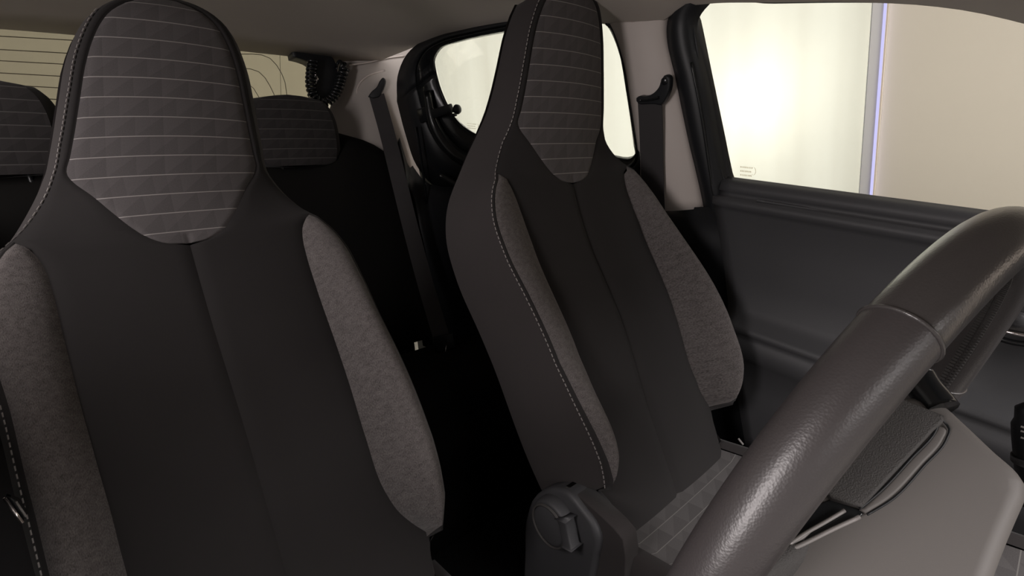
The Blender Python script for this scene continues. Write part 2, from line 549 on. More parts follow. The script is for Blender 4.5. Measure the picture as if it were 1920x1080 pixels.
# curved gloss shoulder under the window corner
obj('shoulder', tube(crom(rpl([(800, 170), (815, 235), (850, 285), (905, 310), (975, 318)], -.03), 30), [.010+.012*math.sin(math.pi*i/29) for i in range(30)], 12), M['gloss'], d2)


def print_marks(parent, pl, x, y, w, h):
    """the small printed glass mark: three lines of tiny type and an open ring"""
    bm = bmesh.new()
    for k, (ln, n) in enumerate(((.78, 9), (.7, 7), (.75, 8))):
        for i in range(n):
            x0 = x + w*ln*i/n
            x1 = x0 + w*ln/n*(.55+.3*random.random())
            y0 = y + h*(.06+.34*k) + (x0-x)*.10
            q = pl([(x0, y0), (x1, y0+.4), (x1, y0+h*.14), (x0, y0+h*.14)], .013)
            bm.faces.new([bm.verts.new(tuple(p)) for p in q])
    ring = [(x+w*.83+w*.15*math.cos(a), y+h*.5+h*.34*math.sin(a)) for a in np.linspace(-2.2, 2.2, 13)]
    a, b = pl(ring, .013), pl([(p[0]-w*.04, p[1]) for p in ring], .013)
    va, vb = [bm.verts.new(tuple(p)) for p in a], [bm.verts.new(tuple(p)) for p in b]
    for i in range(12): bm.faces.new((va[i], va[i+1], vb[i+1], vb[i]))
    o = obj('glass_print', from_bm(bm), M['grey_print'], parent, False)
    o['kind'] = 'stuff'


print_marks(w2, rpl, 876, 230, 22, 12)
# pop-out latch
P0, P1 = rpl([(812, 214)], -.030)[0], rpl([(846, 203)], -.020)[0]
dv = unit(P1-P0); nn = unit(RN); sv = np.cross(dv, nn)
obj('latch_base', box(rpl([(800, 214)], -.024)[0], (dv, nn, sv), (.030, .014, .022), .006), M['gloss'], w2)
obj('latch_arm', box((P0+P1)/2, (dv, nn, sv), (np.linalg.norm(P1-P0)/2, .009, .013), .003), M['black'], w2)
K0 = rpl([(857, 205)], -.020)[0]
obj('latch_knob', lathe(K0-dv*.014, dv, [(0, -.002), (.007, 0), (.007, .006), (.012, .008), (.0145, .014), (.012, .021), (.006, .024), (0, .0245)], 20), M['black'], w2)
obj('latch_clip', box(rpl([(850, 216)], -.014)[0], (dv, nn, sv), (.008, .008, .005), .002), M['black'], w2)

# ---- B pillar trim
Lb = crom([(1128, 28), (1140, 36), (1152, 56), (1166, 92), (1184, 190), (1196, 275), (1203, 330), (1215, 388)], 22)
Rb = crom([(1258, 22), (1250, 40), (1251, 75), (1262, 125), (1283, 220), (1300, 300), (1310, 345), (1319, 388)], 22)
rows = []
for a, b in zip(Lb, Rb):
    A, B = rpl([a], -.004)[0], dpl([b], -.006)[0]
    rows.append([A*(1-t)+B*t+np.array([-1, 0, -.2])*(.022*math.sin(math.pi*min(t*1.0, 1))**.7) for t in np.linspace(0, 1, 14)])
bp = struct('trim_4', grid(rows), M['pillar'], 'pale grey upper pillar trim behind the driver door', True)
thick(bp, .008, -1)
# dark lower pillar
rows = []
for t in np.linspace(0, 1, 10):
    a, b = (1205+20*t, 384+150*t), (1322+14*t, 386+150*t)
    A, B = rpl([a], -.0)[0], dpl([b], -.0)[0]
    z = .46-.8*t
    rows.append([np.array([.606+.012*s, A[1]*(1-s)-.09*s, z-.01*s]) for s in np.linspace(0, 1, 8)])
lp = struct('trim_5', grid(rows), M['black'], 'dark lower pillar trim beside the driver seat', True)
thick(lp, .01, -1)

# ---- front door
gd = [(2150, 447), (1830, 402), (1600, 371), (1395, 345), (1377, 340), (1370, 315), (1358, 258), (1335, 150), (1310, 38), (1304, 14), (1316, 5), (1450, 1), (1620, -2), (1745, 0), (1830, 9), (1920, 29), (2150, 92)]
hd = [(2150, 470), (1830, 421), (1600, 388), (1395, 361), (1362, 352), (1347, 315), (1335, 258), (1313, 150), (1293, 38), (1288, 12), (1304, -12), (1450, -16), (1620, -18), (1745, -15), (1835, -6), (1925, 14), (2150, 78)]
od = [(1334, 470), (1327, 420), (1318, 372), (1304, 310), (1290, 258), (1268, 150), (1252, 62), (1255, 36), (1270, 8), (1300, -16)]
idc = [(1352, 470), (1350, 420), (1340, 365), (1327, 310), (1317, 258), (1297, 150), (1277, 62), (1276, 40), (1284, 20), (1304, -4)]
g0, g1 = dpl(crom(gd, 110), .016), dpl(crom(hd, 110), -.006)
d1 = struct('door_1', grid([g1, [a*.55+b*.45+np.array([.004, 0, 0]) for a, b in zip(g1, g0)], g0]), M['black'], 'dark driver door with window frame and padded card', True)
thick(d1, .006, -1)
f0, f1 = dpl(crom(od, 50), -.004), dpl(crom(idc, 50), -.020)
f2 = dpl(crom([(x+30, y+3) for x, y in idc], 50), .002)
fo = obj('window_frame', grid([f0, [a*.5+b*.5+np.array([-.004, 0, 0]) for a, b in zip(f0, f1)], f1, f2]), M['black'], d1)
thick(fo, .006, -1)
w1 = struct('window_1', slab(dpl(crom(gd, 90), .018), unit(np.array(DN)*-1), .004), M['glass_side'], 'driver door window with a small printed mark')
print_marks(w1, dpl, 1388, 310, 30, 22)
# chrome-bright bead along the sill and satin edge of the frame
obj('sill_bead', tube(crom(dpl([(1376, 349), (1500, 367), (1830, 415), (2100, 455)], -.008), 30), .0028, 6), M['gloss'], d1)
obj('sill_bead', tube(crom(dpl([(1420, 376), (1560, 398), (1780, 432), (2100, 482)], -.034), 30), .0035, 6), M['card'], d1)
obj('frame_bead', tube(crom(dpl([(1296, 117), (1314, 210), (1332, 330), (1337, 362), (1347, 384), (1365, 391)], -.024), 30), .0025, 6), M['gloss'], d1)
# card: profile carried along the sill line
def zs(y): return .5115+.192*y
CARD = [(.010, .612), (.002, .598), (-.016, .588), (-.018, .592), (-.028, .590), (-.031, .582), (-.046, .580), (-.050, .586), (-.058, .5895), (-.12, .594), (-.19, .597), (-.245, .594), (-.268, .585), (-.280, .566), (-.288, .560), (-.296, .562), (-.304, .567), (-.308, .563), (-.345, .563), (-.352, .570), (-.42, .575), (-.60, .58), (-.84, .585)]
rows = []
for dz, x in CARD:
    row = []
    for y in np.linspace(-1.0, 0, 44):
        zz = zs(y)+dz
        yr = -.012-.05*max(0, .46-zz)/.3 - (.012 if dz > -.03 else 0)
        yy = -1.0+(y+1.0)*(1.0+yr)
        row.append((x+.012*max(0, (yy+.06)/.06)**2, yy, zs(yy)+dz))
    rows.append(row)
cdd = obj('door_card', grid(rows), M['card'], d1)
thick(cdd, .012, -1)
# end face closing the card edge
# pull handle with its bright strip and round lock
hx = .560
def hp(px, py, x=hx): return at(px, py, (x, 0, 0), (1, 0, 0))
hpl = obj('handle_recess', slab([hp(1850, 520), hp(2000, 560), hp(2000, 668), hp(1930, 650), (hp(1845, 625))], (-1, 0, 0), .02, .004), M['card'], d1)
obj('handle_lever', slab([hp(1872, 582, .552), hp(2000, 612, .552), hp(2000, 645, .552), hp(1862, 612, .552)], (-1, 0, 0), .012, .003), M['plate'], hpl)
obj('handle_strip', tube(crom([hp(1858, 613, .548), hp(1880, 620, .546), hp(1905, 626, .545), (hp(1940, 632, .546)), hp(2000, 640, .55)], 24), .0028, 8), M['chrome'], hpl)
obj('handle_groove', tube(crom([hp(1856, 628, .552), hp(1890, 640, .551), hp(1940, 648, .552)], 16), .004, 8), M['gloss'], hpl)
kc = hp(1908, 600, .550)
obj('lock_button', lathe(kc, (-1, 0, 0), [(0, .0035), (.007, .003), (.0085, .0015), (.009, 0), (.011, 0), (.011, -.004)], 24), M['card'], hpl)

# ------------------------------------------------------------------ front seats
def interp(x, xk, yk):
    xk, yk = np.array(xk, float), np.array(yk, float)
    m = np.gradient(yk, xk)
    i = int(np.clip(np.searchsorted(xk, x)-1, 0, len(xk)-2))
    h = xk[i+1]-xk[i]; t = min(max((x-xk[i])/h, -.5), 1.5)
    return (2*t**3-3*t**2+1)*yk[i]+(t**3-2*t**2+t)*h*m[i]+(-2*t**3+3*t**2)*yk[i+1]+(t**3-t**2)*h*m[i+1]


PZ = [-.12, 0, .12, .26, .40, .52, .62, .72, .80]
PY = [-.070, -.0003, .071, .1462, .245, .2982, .312, .330, .345]
S_ROLL, R_ROLL = .792, .05


def back_path(s):
    if s <= S_ROLL:
        y = interp(s, PZ, PY); e = .004
        t = unit((interp(s+e, PZ, PY)-interp(s-e, PZ, PY), 2*e))
        return np.array([y, s]), t
    y0 = interp(S_ROLL, PZ, PY); e = .004
    t0 = unit((interp(S_ROLL, PZ, PY)-interp(S_ROLL-2*e, PZ, PY), 2*e))
    a = (s-S_ROLL)/R_ROLL
    n0 = np.array([t0[1], -t0[0]])      # towards the back
    p = np.array([y0, S_ROLL]) + R_ROLL*(math.sin(a)*t0 + (1-math.cos(a))*n0)
    return p, math.cos(a)*t0+math.sin(a)*n0


XH = ([.4865, .4878, .4915, .499, .511, .535, .56, .578, .587, .61, .64, .68, .73, .76, .785, .805, .82, .835], [.0, .016, .030, .043, .055, .073, .090, .1045, .1085, .105, .100, .094, .086, .078, .067, .052, .034, .0])
XS = ([-.12, .0, .07, .185, .23, .28, .33, .39, .45, .485, .51, .53, .55, .58, .63, .69, .75, .785, .81, .83, .848], [.162, .168, .180, .192, .195, .198, .201, .207, .205, .192, .174, .157, .142, .124, .1135, .104, .093, .080, .064, .042, .012])
XB = ([.028, .045, .060, .080, .10, .125, .20, .28, .34, .40, .45, .475, .493, .504, .512], [.205, .192, .180, .163, .150, .142, .139, .142, .145, .1465, .147, .149, .154, .161, .171])
PC = ([-.12, .02, .05, .08, .12, .2, .3, .4, .47, .52, .6, .85], [.0, .004, .026, .050, .068, .070, .056, .036, .018, .004, .0, .0])
TH = ([-.12, .1, .3, .45, .55, .65, .8, .85], [.10, .115, .12, .115, .095, .075, .055, .045])
def sidep(s, sd): return 1.25 if sd > 0 else .38+.55*min(1, max(0, (.24-s)/.14))
STRIP = .0048


def lean(s): return .17*max(0, s-.585)


def make_seat(name, cx, dY, dr, label, inner):
    # inner: how far the inner bolster seams sit from their usual line, per side
    root = empty(name, (cx, dY, -.34))
    tag(root, label, 'seat', 'front seats')
    c, sn = math.cos(dr), math.sin(dr)

    def W(x, s, n):
        p, t = back_path(s)
        nf = np.array([-t[1], t[0]])       # forward normal (y,z)
        y, z = p + nf*n
        return (cx+x+lean(s), dY+c*y+sn*z, -sn*y+c*z)

    def xs(s, sd=-1): return max(.0, interp(s, *XS)+(.015*min(1, max(0, (.42-s)/.25))-.32*max(0, min(.10-s, .06)) if sd > 0 else 0))
    def xh(s): return max(.0, interp(s, *XH))
    def xb(s, sd): return interp(s, *XB)+inner[sd]*min(1, max(0, (.50-s)/.10))*min(1, max(0, (s-.055)/.06))

    def nfront(x, s, side):
        """height of the front skin over the reference surface"""
        ax = abs(x)
        p = interp(s, *PC)*sidep(s, side)
        o = xs(s, side)
        if s > .5:
            dome = -.016*(ax/.11)**2 if s > .56 else -.016*(ax/.11)**2*max(0, (s-.5)/.06)
            return dome+p*min(1, max(0, (ax-.12)/.06))
        b = xb(max(s, .028), side)
        if ax <= b:
            v = .002*(1-(2*ax/b-1)**2) - .0016*math.exp(-(ax/.004)**2)
            k = max(0, (ax-b*.6)/(b*.4))
            return v - .003*k*k*min(1, (.5-s)/.1)
        t = (ax-b)/max(o-b, .003)
        return -.003*max(0, 1-t*4)*min(1, (.5-s)/.1) + p*math.sin(math.pi*.76*t)

    def part(nm, lo, hi, s0, s1, ns, nx, m, side, lab=None):
        rows, uvs = [], []
        for s in s0+(s1-s0)*np.linspace(0, 1, ns)**(1.7 if nm == 'headrest_panel' else 1):
            a, b = lo(s), hi(s)
            r, u = [], []
            for t in np.linspace(0, 1, nx):
                x = a*(1-t)+b*t
                edge = -.0022*(math.exp(-(t*(abs(b-a)+.004)/.004)**2)+math.exp(-((1-t)*(abs(b-a)+.004)/.004)**2))
                sd = side or (1 if x >= 0 else -1)
                r.append(W(x, s, nfront(x, s, sd)+edge)); u.append((x, s))
            rows.append(r); uvs.append(u)
        o = obj(nm, grid(rows, uvs), m, root)
        if lab: o['label'] = lab
        return o

    # striped headrest panel
    part('headrest_panel', lambda s: -xh(s), xh, .4868, .8345, 80, 33, M['head'], 0, 'charcoal headrest panel with thin pale stripes')
    # centre and shoulders in black cloth
    def zin(s):            # inner limit: headrest panel edge or middle
        return xh(s) if s > .4868 else 0.
    def zout(s, sd):
        if s > .512: return max(xs(s)-STRIP*.0, zin(s))
        if s > .028: return min(xb(s, sd), xs(s, sd))
        return xs(s, sd)
    for sd in (-1, 1):
        part('back_panel', lambda s: sd*zin(s), lambda s: sd*zout(s, sd), -.10, .512, 90, 16, M['darkcloth'], sd)
        part('shoulder_panel', lambda s: sd*zin(s), lambda s: sd*max(xs(s), zin(s)+.0005), .512, .846, 60, 10, M['darkcloth'], sd)
        part('bolster', lambda s: sd*min(xb(s, sd), xs(s, sd)-STRIP), lambda s: sd*(xs(s, sd)-STRIP), .026, .511, 90, 16, M['melange'], sd, 'mottled grey side bolster')
        part('piping', lambda s: sd*(xs(s, sd)-STRIP), lambda s: sd*xs(s, sd), .02, .512, 80, 4, M['darkcloth'], sd)
        # side wall
        rows = []
        for s in np.linspace(.018, .848, 100):
            o_, th = xs(s, sd), interp(s, *TH)
            n0 = nfront(sd*o_, s, sd)
            bul = .020 if s < .5 else .020-.006*min(1, (s-.5)/.1)
            if s > .8: bul *= max(.2, 1-(s-.8)/.05)
            rows.append([W(sd*(o_+bul*math.sin(math.pi*.62*t)), s, n0-t**1.0*(n0+th)-.002*math.exp(-(t/.02)**2)) for t in np.linspace(0, 1, 14)])
        obj('side_panel', grid(rows), M['sidecloth'], root)
        # rolled hem closing the side wall and bolster at the bottom
        rows = []
        s = .018
        o_, th = xs(s, sd), interp(s, *TH)
        n0 = nfront(sd*o_, s, sd)
        e1 = [W(sd*(o_+.020*math.sin(math.pi*.62*t)), s, n0-t*(n0+th)) for t in np.linspace(0, 1, 14)]
        e2 = [W(sd*(o_-.03), s-.012, n0*.6-t*(n0*.6+th*.9)) for t in np.linspace(0, 1, 14)]
        e3 = [W(sd*(o_-.05), s-.10, n0*.4-t*(n0*.4+th*.9)) for t in np.linspace(0, 1, 14)]
        em = [W(sd*(o_+.004), s-.012, n0*.95-t*(n0*.95+th)) for t in np.linspace(0, 1, 14)]
        obj('hem', grid([e1, em, e2, e3]), M['darkcloth'], root)
        # stitching
        bm = bmesh.new()
        s = .066
        while s < .80:
            pts = []
            for ds in (0, .0042):
                o_ = xs(s+ds, sd); n0 = nfront(sd*o_, s+ds, sd); th = interp(s+ds, *TH)
                bul = .020 if s < .5 else .020-.006*min(1, (s-.5)/.1)
                t = .02 if sd < 0 else .95
                pts.append(np.array(W(sd*(o_+bul*math.sin(math.pi*.62*t)+.0004), s+ds, n0-t*(n0+th))))
            d = pts[1]-pts[0]
            wv = unit(np.array([sd*.9, -.45, .1]))*.0007
            sdv = unit(np.cross(d, wv))*.0006
            v = [bm.verts.new(tuple(p+a*sdv+b*wv)) for p in pts for a, b in ((-1, -.6), (1, -.6), (1, 1), (-1, 1))]
            for f in ((0, 1, 2, 3), (7, 6, 5, 4), (0, 4, 5, 1), (1, 5, 6, 2), (2, 6, 7, 3), (3, 7, 4, 0)): bm.faces.new([v[k] for k in f])
            s += .0068
        st = obj('stitching', from_bm(bm), M['thread'], root, False)
        st['kind'] = 'stuff'
    # back shell
    rows = []
    for s in np.linspace(-.10, .848, 50):
        o_, th = xs(s), interp(s, *TH)
        rows.append([W((o_+.018)*t, s, -th-.02*(1-t*t)) for t in np.linspace(-1, 1, 12)])
    obj('back_shell', grid(rows), M['sidecloth'], root)
    # cushion: striped centre, dark sides
    yb = dY-.012
    rows, uvs = [], []
    def ctop(x, y):
        k = abs(x)/.18
        f = (yb-y)/.46
        return .006+.018*f-.05*max(0, f-.85)**1.2*8*.15 + (.028*min(1, max(0, (abs(x)-.15)/.06))) - .004*(1-k*k)
    for y in np.linspace(yb+.06, yb-.46, 40):
        rows.append([(cx+x, y, ctop(x, y)-.02) for x in np.linspace(-.165, .165, 20)])
        uvs.append([(x, y-yb) for x in np.linspace(-.165, .165, 20)])
    obj('cushion_panel', grid(rows, uvs), M['cushion'], root)
    for sd in (-1, 1):
        rows = []
        for y in np.linspace(yb+.07, yb-.48, 30):
            zt = ctop(.17, y)-.02
            rows.append([(cx+sd*.165, y, zt), (cx+sd*.182, y, zt+.006), (cx+sd*.192, y, zt+.004), (cx+sd*.200, y, zt-.02), (cx+sd*.203, y, zt-.08), (cx+sd*.20, y, -.19)])
        obj('cushion_side', grid(rows), M['sidecloth'], root)
    y1 = yb-.46
    rows = [[(cx+x, y1-.02*math.sin(a), ctop(0, y1)-.02-.16*(1-math.cos(a))) for x in np.linspace(-.21, .21, 12)] for a in np.linspace(0, math.pi/2, 8)]
    obj('cushion_front', grid(rows), M['darkcloth'], root)
    obj('seat_base', cuboid((cx-.19, y1+.03, -.33), (cx+.19, yb+.10, -.16)), M['black'], root, False)
    for sd in (-1, 1):
        obj('seat_rail', cuboid((cx+sd*.16-.02, y1, -.34), (cx+sd*.16+.02, yb+.16, -.31)), M['black'], root, False)
    return root


make_seat('front_seat', -.296, 0, -.008, 'nearer front passenger seat with striped headrest panel, at the left', {-1: 0, 1: 0})
driver = make_seat('front_seat', .29, -.1019, -.1694, 'driver seat with striped headrest, behind the steering wheel', {-1: -.012, 1: .022})

# recliner cover and knob on the inner flank of the driver seat
XR = .068
def rp(px, py, x=XR): return at(px, py, (x, 0, 0), (1, 0, 0))
outl = crom([(978, 1130), (981, 1040), (985, 970), (1000, 932), (1028, 916), (1062, 924), (1090, 955), (1112, 985), (1122, 1010), (1117, 1050), (1098, 1130)], 40)
rec = obj('recliner_cover', slab([rp(*p) for p in outl], (-1, 0, 0), .05, .008, 3), M['card'], driver)
outl2 = [(1060, 912), (1085, 930), (1125, 966), (1150, 990), (1168, 1012), (1173, 1045), (1170, 1130), (1080, 1130)]
obj('cushion_shield', slab([rp(p[0], p[1], XR+.010) for p in outl2], (-1, 0, 0), .03, .002, 2), M['sidecloth'], driver)
kc = rp(1046, 974, XR)
obj('recliner_knob', lathe(kc, (-1, 0, 0), [(0, .022), (.027, .022), (.0325, .0205), (.0335, .018), (.0355, .018), (.0385, .016), (.0405, .010), (.041, 0), (.041, -.01)], 40), M['card'], rec)
obj('knob_ring', lathe(kc, (-1, 0, 0), [(.0325, .0200), (.0325, .0234), (.0348, .0234), (.0358, .0200)], 40), M['plate'], rec)
# grip block with ribs on the knob rim
ux, uz = np.array([0, -1., 0]), np.array([0, 0, 1.])
for k in range(1):
    a = math.radians(12)
    dirv = math.cos(a)*ux+math.sin(a)*uz
    tv = -math.sin(a)*ux+math.cos(a)*uz
    gb = kc+dirv*.037+np.array([-.014, 0, 0])
    grip = obj('knob_grip', box(gb, (dirv, tv, (1, 0, 0)), (.0090, .022, .010), .003), M['card'], rec)
    for i in range(9):
        obj('grip_rib', box(gb+tv*(-.013+i*.0032)+np.array([-.0085, 0, 0])+dirv*.0012, (dirv, tv, (1, 0, 0)), (.0042, .0008, .0012)), M['card'], grip)
obj('knob_collar', tube(crom([rp(1000, 955), rp(1012, 944), rp(1026, 941), rp(1040, 946), rp(1050, 956)], 16), .003, 8), M['card'], rec)
# pale sliver as painted-in glint of the belt buckle stalk, outer seat flank
obj('buckle_glint', box(at(1389, 828, (.505, 0, 0), (1, 0, 0)), ((0, -.6, -.6), (0, .6, -.6), (1, 0, 0)), (.007, .0008, .002)), M['satin'], driver, False)

# ------------------------------------------------------------------ rear bench
bench = empty('rear_bench', (-.1, 1.05, -.34))
tag(bench, 'black rear bench seat behind the front seats, under the rear window', 'seat')
ol = crom([(-.66, .63), (-.50, .645), (-.3, .65), (0, .655), (.15, .658), (.20, .70), (.228, .722), (.29, .712), (.35, .692), (.405, .655), (.44, .58), (.47, .40), (.49, .10), (.49, -.06)], 50)
rows = []
for t, dy, dz in ((0, .05, 0), (.15, .01, .0), (.5, .0, -.012), (1, .03, -.03)):
    pass
for k, (off, yy) in enumerate(((-.030, 1.13), (0, 1.11), (.0, 1.07), (-.018, 1.04), (-.05, 1.02), (-.20, .985), (-.40, .95), (-.62, .92))):
    rows.append([(x, yy, max(z+off, -.06) if k < 5 else min(z+off, .66+off)) for x, z in ol])
bb = obj('backrest', grid(rows), M['rearcloth'], bench)
thick(bb, .02, -1)
rows = [[(x, y, z) for x in np.linspace(-.64, .52, 20)] for y, z in ((.92, -.02), (.80, .03), (.62, .05), (.50, .045), (.46, .01), (.45, -.10), (.45, -.34))]
rb = obj('cushion', grid(rows), M['rearcloth'], bench)
thick(rb, .02, -1)


def rear_headrest(cx, yf):
    h = empty('headrest', (cx, yf, .70), bench)
    zz = [.640, .646, .665, .70, .74, .78, .805, .822, .832, .836]
    wl = [.075, .092, .104, .108, .108, .104, .096, .084, .066, .04]
    rows, uvs, sides = [], [], []
    for z, w in zip(crom([(a, 0) for a in zz], 26)[:, 0], [interp(q, zz, wl) for q in crom([(a, 0) for a in zz], 26)[:, 0]]):
        k = (z-.74)/.10
        rows.append([(cx+w*t, yf+.012*t*t+.018*k*k*(1 if z > .74 else .6), z) for t in np.linspace(-1, 1, 15)])
        uvs.append([(w*t, z) for t in np.linspace(-1, 1, 15)])
        th = .095-.02*k*k
        a, b = rows[-1][0], rows[-1][-1]
        ring = [a, (cx-w-.018, a[1]+.02, z), (cx-w-.022, a[1]+.05, z), (cx-w-.005, yf+th, z), (cx, yf+th+.012, z), (cx+w+.005, yf+th, z), (cx+w+.022, b[1]+.05, z), (cx+w+.018, b[1]+.02, z), b]
        sides.append(ring)
    obj('headrest_front', grid(rows, uvs), M['rearhead'], h)
    top = [[(cx+(p[0]-cx)*f, p[1]*f+(yf+.05)*(1-f), p[2]+.008*(1-f)) for p in sides[-1]] for f in (1, .6, .02)]
    bot = [[(cx+(p[0]-cx)*f, p[1]*f+(yf+.05)*(1-f), p[2]-.004*(1-f)) for p in sides[0]] for f in (.02, .6, 1)]
    obj('headrest_side', grid(bot+sides[1:]+top[1:]), M['darkcloth'], h)
    obj('headrest_top', grid([[(cx+w*t*f, yf+.03+(1-f)*.02, .836+.004*(1-f)) for t in np.linspace(-1, 1, 9) for w in (.05,)] for f in (1, .5, .02)]), M['darkcloth'], h)
    for sd in (-1, 1):
        obj('headrest_post', tube([(cx+sd*.05, yf+.05, .66), (cx+sd*.05, yf+.04, .58)], .006, 8), M['gloss'], h)


rear_headrest(.100, .975)
rear_headrest(-.535, .975)

# ------------------------------------------------------------------ belts
def ribbon(path, n, w, t=.0016, wid=None):
    path = crom(path, 40)
    T = np.gradient(path, axis=0)
    rows = []
    for p, tt in zip(path, T):
        wd = unit(np.cross(tt, n)) if wid is None else unit(wid)
        nn = unit(np.cross(wd, tt))
        rows.append([p-wd*w/2-nn*t/2, p-wd*w/2+nn*t/2, p+wd*w/2+nn*t/2, p+wd*w/2-nn*t/2])
    return grid(rows, closed=True)


# front belt on the pillar
fb = empty('seat_belt', tuple(dpl([(1225, 380)], -.03)[0]))
tag(fb, 'dark front seat belt hanging from the pale pillar trim by the driver door', 'seat belt')
off = -.046
bpth = [dpl([(1218, 186)], off)[0], dpl([(1220, 230)], off)[0], dpl([(1222, 300)], off)[0], dpl([(1225, 380)], off-.004)[0], dpl([(1232, 470)], off-.004)[0], dpl([(1240, 700)], off)[0]]
wdir = dpl([(1243, 240)], off)[0]-dpl([(1199, 240)], off)[0]
obj('webbing', ribbon(bpth, None, np.linalg.norm(wdir), wid=wdir), M['webbing'], fb, False)
gpts = crom([(1192, 184), (1196, 181), (1210, 181), (1224, 175), (1234, 164), (1240, 148), (1246, 141), (1253, 144), (1255, 158), (1252, 174), (1246, 188), (1238, 198), (1228, 196), (1208, 196), (1198, 196), (1192, 190)], 40)
gd_ = obj('belt_guide', slab(dpl(gpts, off-.006), unit(np.array(DN)*-1), .014, .003), M['black'], fb)
obj('guide_bolt', lathe(dpl([(1246, 152)], off-.006)[0], (-1, 0, -.25), [(0, .004), (.005, .0035), (.007, .002), (.0075, 0)], 18), M['gloss'], gd_)
obj('guide_slot', tube(crom(dpl([(1200, 188), (1215, 187), (1236, 183)], off-.008), 10), .003, 8), M['gloss'], gd_)

# rear belt on the quarter trim, running down past the bench
rbp = [cpl([(706, 178)], -.045)[0], cpl([(722, 235)], -.06)[0], at(741, 310, (0, .96, 0), (0, 1, 0)), at(768, 420, (0, .90, 0), (0, 1, 0)), at(800, 540, (0, .81, 0), (0, 1, 0)), at(830, 640, (0, .70, 0), (0, 1, 0))]
rbelt = empty('seat_belt', tuple(rbp[-1]))
tag(rbelt, 'rear seat belt slanting down from the rear quarter trim to the bench', 'seat belt')
obj('webbing', ribbon(rbp, np.array([-.45, -.88, .1]), .050), M['webbing'], rbelt, False)
gp = crom([(690, 181), (696, 172), (706, 163), (713, 150), (718, 145), (723, 149), (722, 160), (716, 173), (712, 181), (700, 185)], 28)
gq = obj('belt_guide', slab(cpl(gp, -.05), unit(np.array(CN)*-1), .02, .004), M['black'], rbelt)
tg_ = obj('belt_tongue', box(rbp[-1]+np.array([-.005, -.012, .0]), ((1, -.3, 0), (0, .1, 1), (.3, 1, 0)), (.030, .022, .006), .003), M['black'], rbelt)
obj('tongue_edge', tube([at(835, 637, (0, .682, 0), (0, 1, 0)), at(837, 648, (0, .68, 0), (0, 1, 0)), at(835, 660, (0, .68, 0), (0, 1, 0))], .0012, 6), M['chrome'], tg_)

# passenger belt tongue beside the nearer seat
pth = [at(-30, 700, (0, .36, 0), (0, 1, 0)), at(-5, 850, (0, .34, 0), (0, 1, 0)), at(20, 955, (0, .32, 0), (0, 1, 0)), at(62, 1120, (0, .30, 0), (0, 1, 0))]
pb = empty('seat_belt', tuple(pth[-1]))
tag(pb, 'passenger seat belt tongue glinting beside the nearer seat, bottom left', 'seat belt')
obj('webbing', ribbon(pth, np.array([-.2, -.95, .2]), .047), M['webbing'], pb, False)
A, B = at(9, 931, (0, .10, 0), (0, 1, 0)), at(43, 977, (0, .10, 0), (0, 1, 0))
A2, B2 = at(31, 938, (0, .10, 0), (0, 1, 0)), at(50, 966, (0, .10, 0), (0, 1, 0))
tn = obj('belt_tongue', slab([A, A2, B2, B], (0, -1, .2), .01, .002), M['black'], pb)
obj('tongue_edge', tube([A+np.array([0, -.003, 0]), B+np.array([0, -.003, 0])], .0016, 6), M['chrome'], tn)
obj('tongue_edge', tube([A2+np.array([0, -.003, 0]), B2+np.array([0, -.003, 0])], .0009, 6), M['satin'], tn)

# ------------------------------------------------------------------ coiled tailgate cable
def cb(px, py, y=1.088): return at(px, py, (0, y, 0), (0, 1, 0))


cc = empty('coiled_cable', tuple(cb(600, 190)))
tag(cc, 'black coiled cable hanging from the tailgate hinge at the rear window corner', 'cable')
hg = crom([(547, 92), (552, 87), (590, 91), (612, 97), (628, 112), (634, 140), (630, 168), (618, 186), (598, 190), (588, 178), (588, 150), (583, 118), (566, 110), (550, 106)], 44)
hi = obj('hinge_cover', slab([cb(*p) for p in hg], (0, -1, 0), .05, .006, 2), M['black'], cc)
obj('hinge_highlight', tube(crom([cb(591, 140, 1.080), cb(595, 148, 1.078), cb(592, 156, 1.080)], 12), [.002+.002*math.sin(math.pi*i/11) for i in range(12)], 8), M['chrome'], hi)  # chrome bead put in as the bright highlight on the hinge
core = crom([cb(584, 116), cb(581, 140), cb(581, 165), cb(587, 184), cb(602, 193), cb(620, 184), cb(632, 165), cb(638, 145), cb(642, 128), cb(630, 122)], 500)
core[:, 1] -= .012
T = np.gradient(core, axis=0)
path = []
turns = 26
for i, (p, t) in enumerate(zip(core, T)):
    t = unit(t); a = unit(np.cross(t, [0, 1, 0])); b = np.cross(t, a)
    ph = 2*math.pi*turns*i/len(core)
    path.append(p+.0125*(math.cos(ph)*a+math.sin(ph)*b))
obj('coil', tube(path, .0045, 7), M['gloss'], cc)

# ------------------------------------------------------------------ steering wheel
WC = np.array([.0334, -.4096, .2788])
TAU, PSI, WR, Wr = .3515, .0973, .2097, .0187
wn = np.array([math.sin(PSI)*math.cos(TAU), math.cos(PSI)*math.cos(TAU), math.sin(TAU)])
wa = -unit(np.cross(wn, [0, 0, 1.])); wa = wa if wa[0] > 0 else -wa
wb = np.cross(wn, wa); wb = wb if wb[2] > 0 else -wb
wheel = empty('steering_wheel', tuple(WC))
tag(wheel, 'black leather steering wheel in the right foreground', 'steering wheel')


def wp(t, r=0., n=0.): return WC + (WR+r)*(math.cos(t)*wa+math.sin(t)*wb) + wn*n


def wheel_angle(px, py):
    """rim angle on the near side closest to a pixel"""
    best = None
    for t in np.linspace(0, 2*math.pi, 2000):
        d = wp(t)-CAM
        z = d @ _f
        if z < .05 or np.linalg.norm(d) > np.linalg.norm(WC-CAM)+.03: continue
        e = (960+F_PX*(d @ _r)/z-px)**2+(540-F_PX*(d @ _u)/z-py)**2
        if best is None or e < best[0]: best = (e, t)
    return best[1]


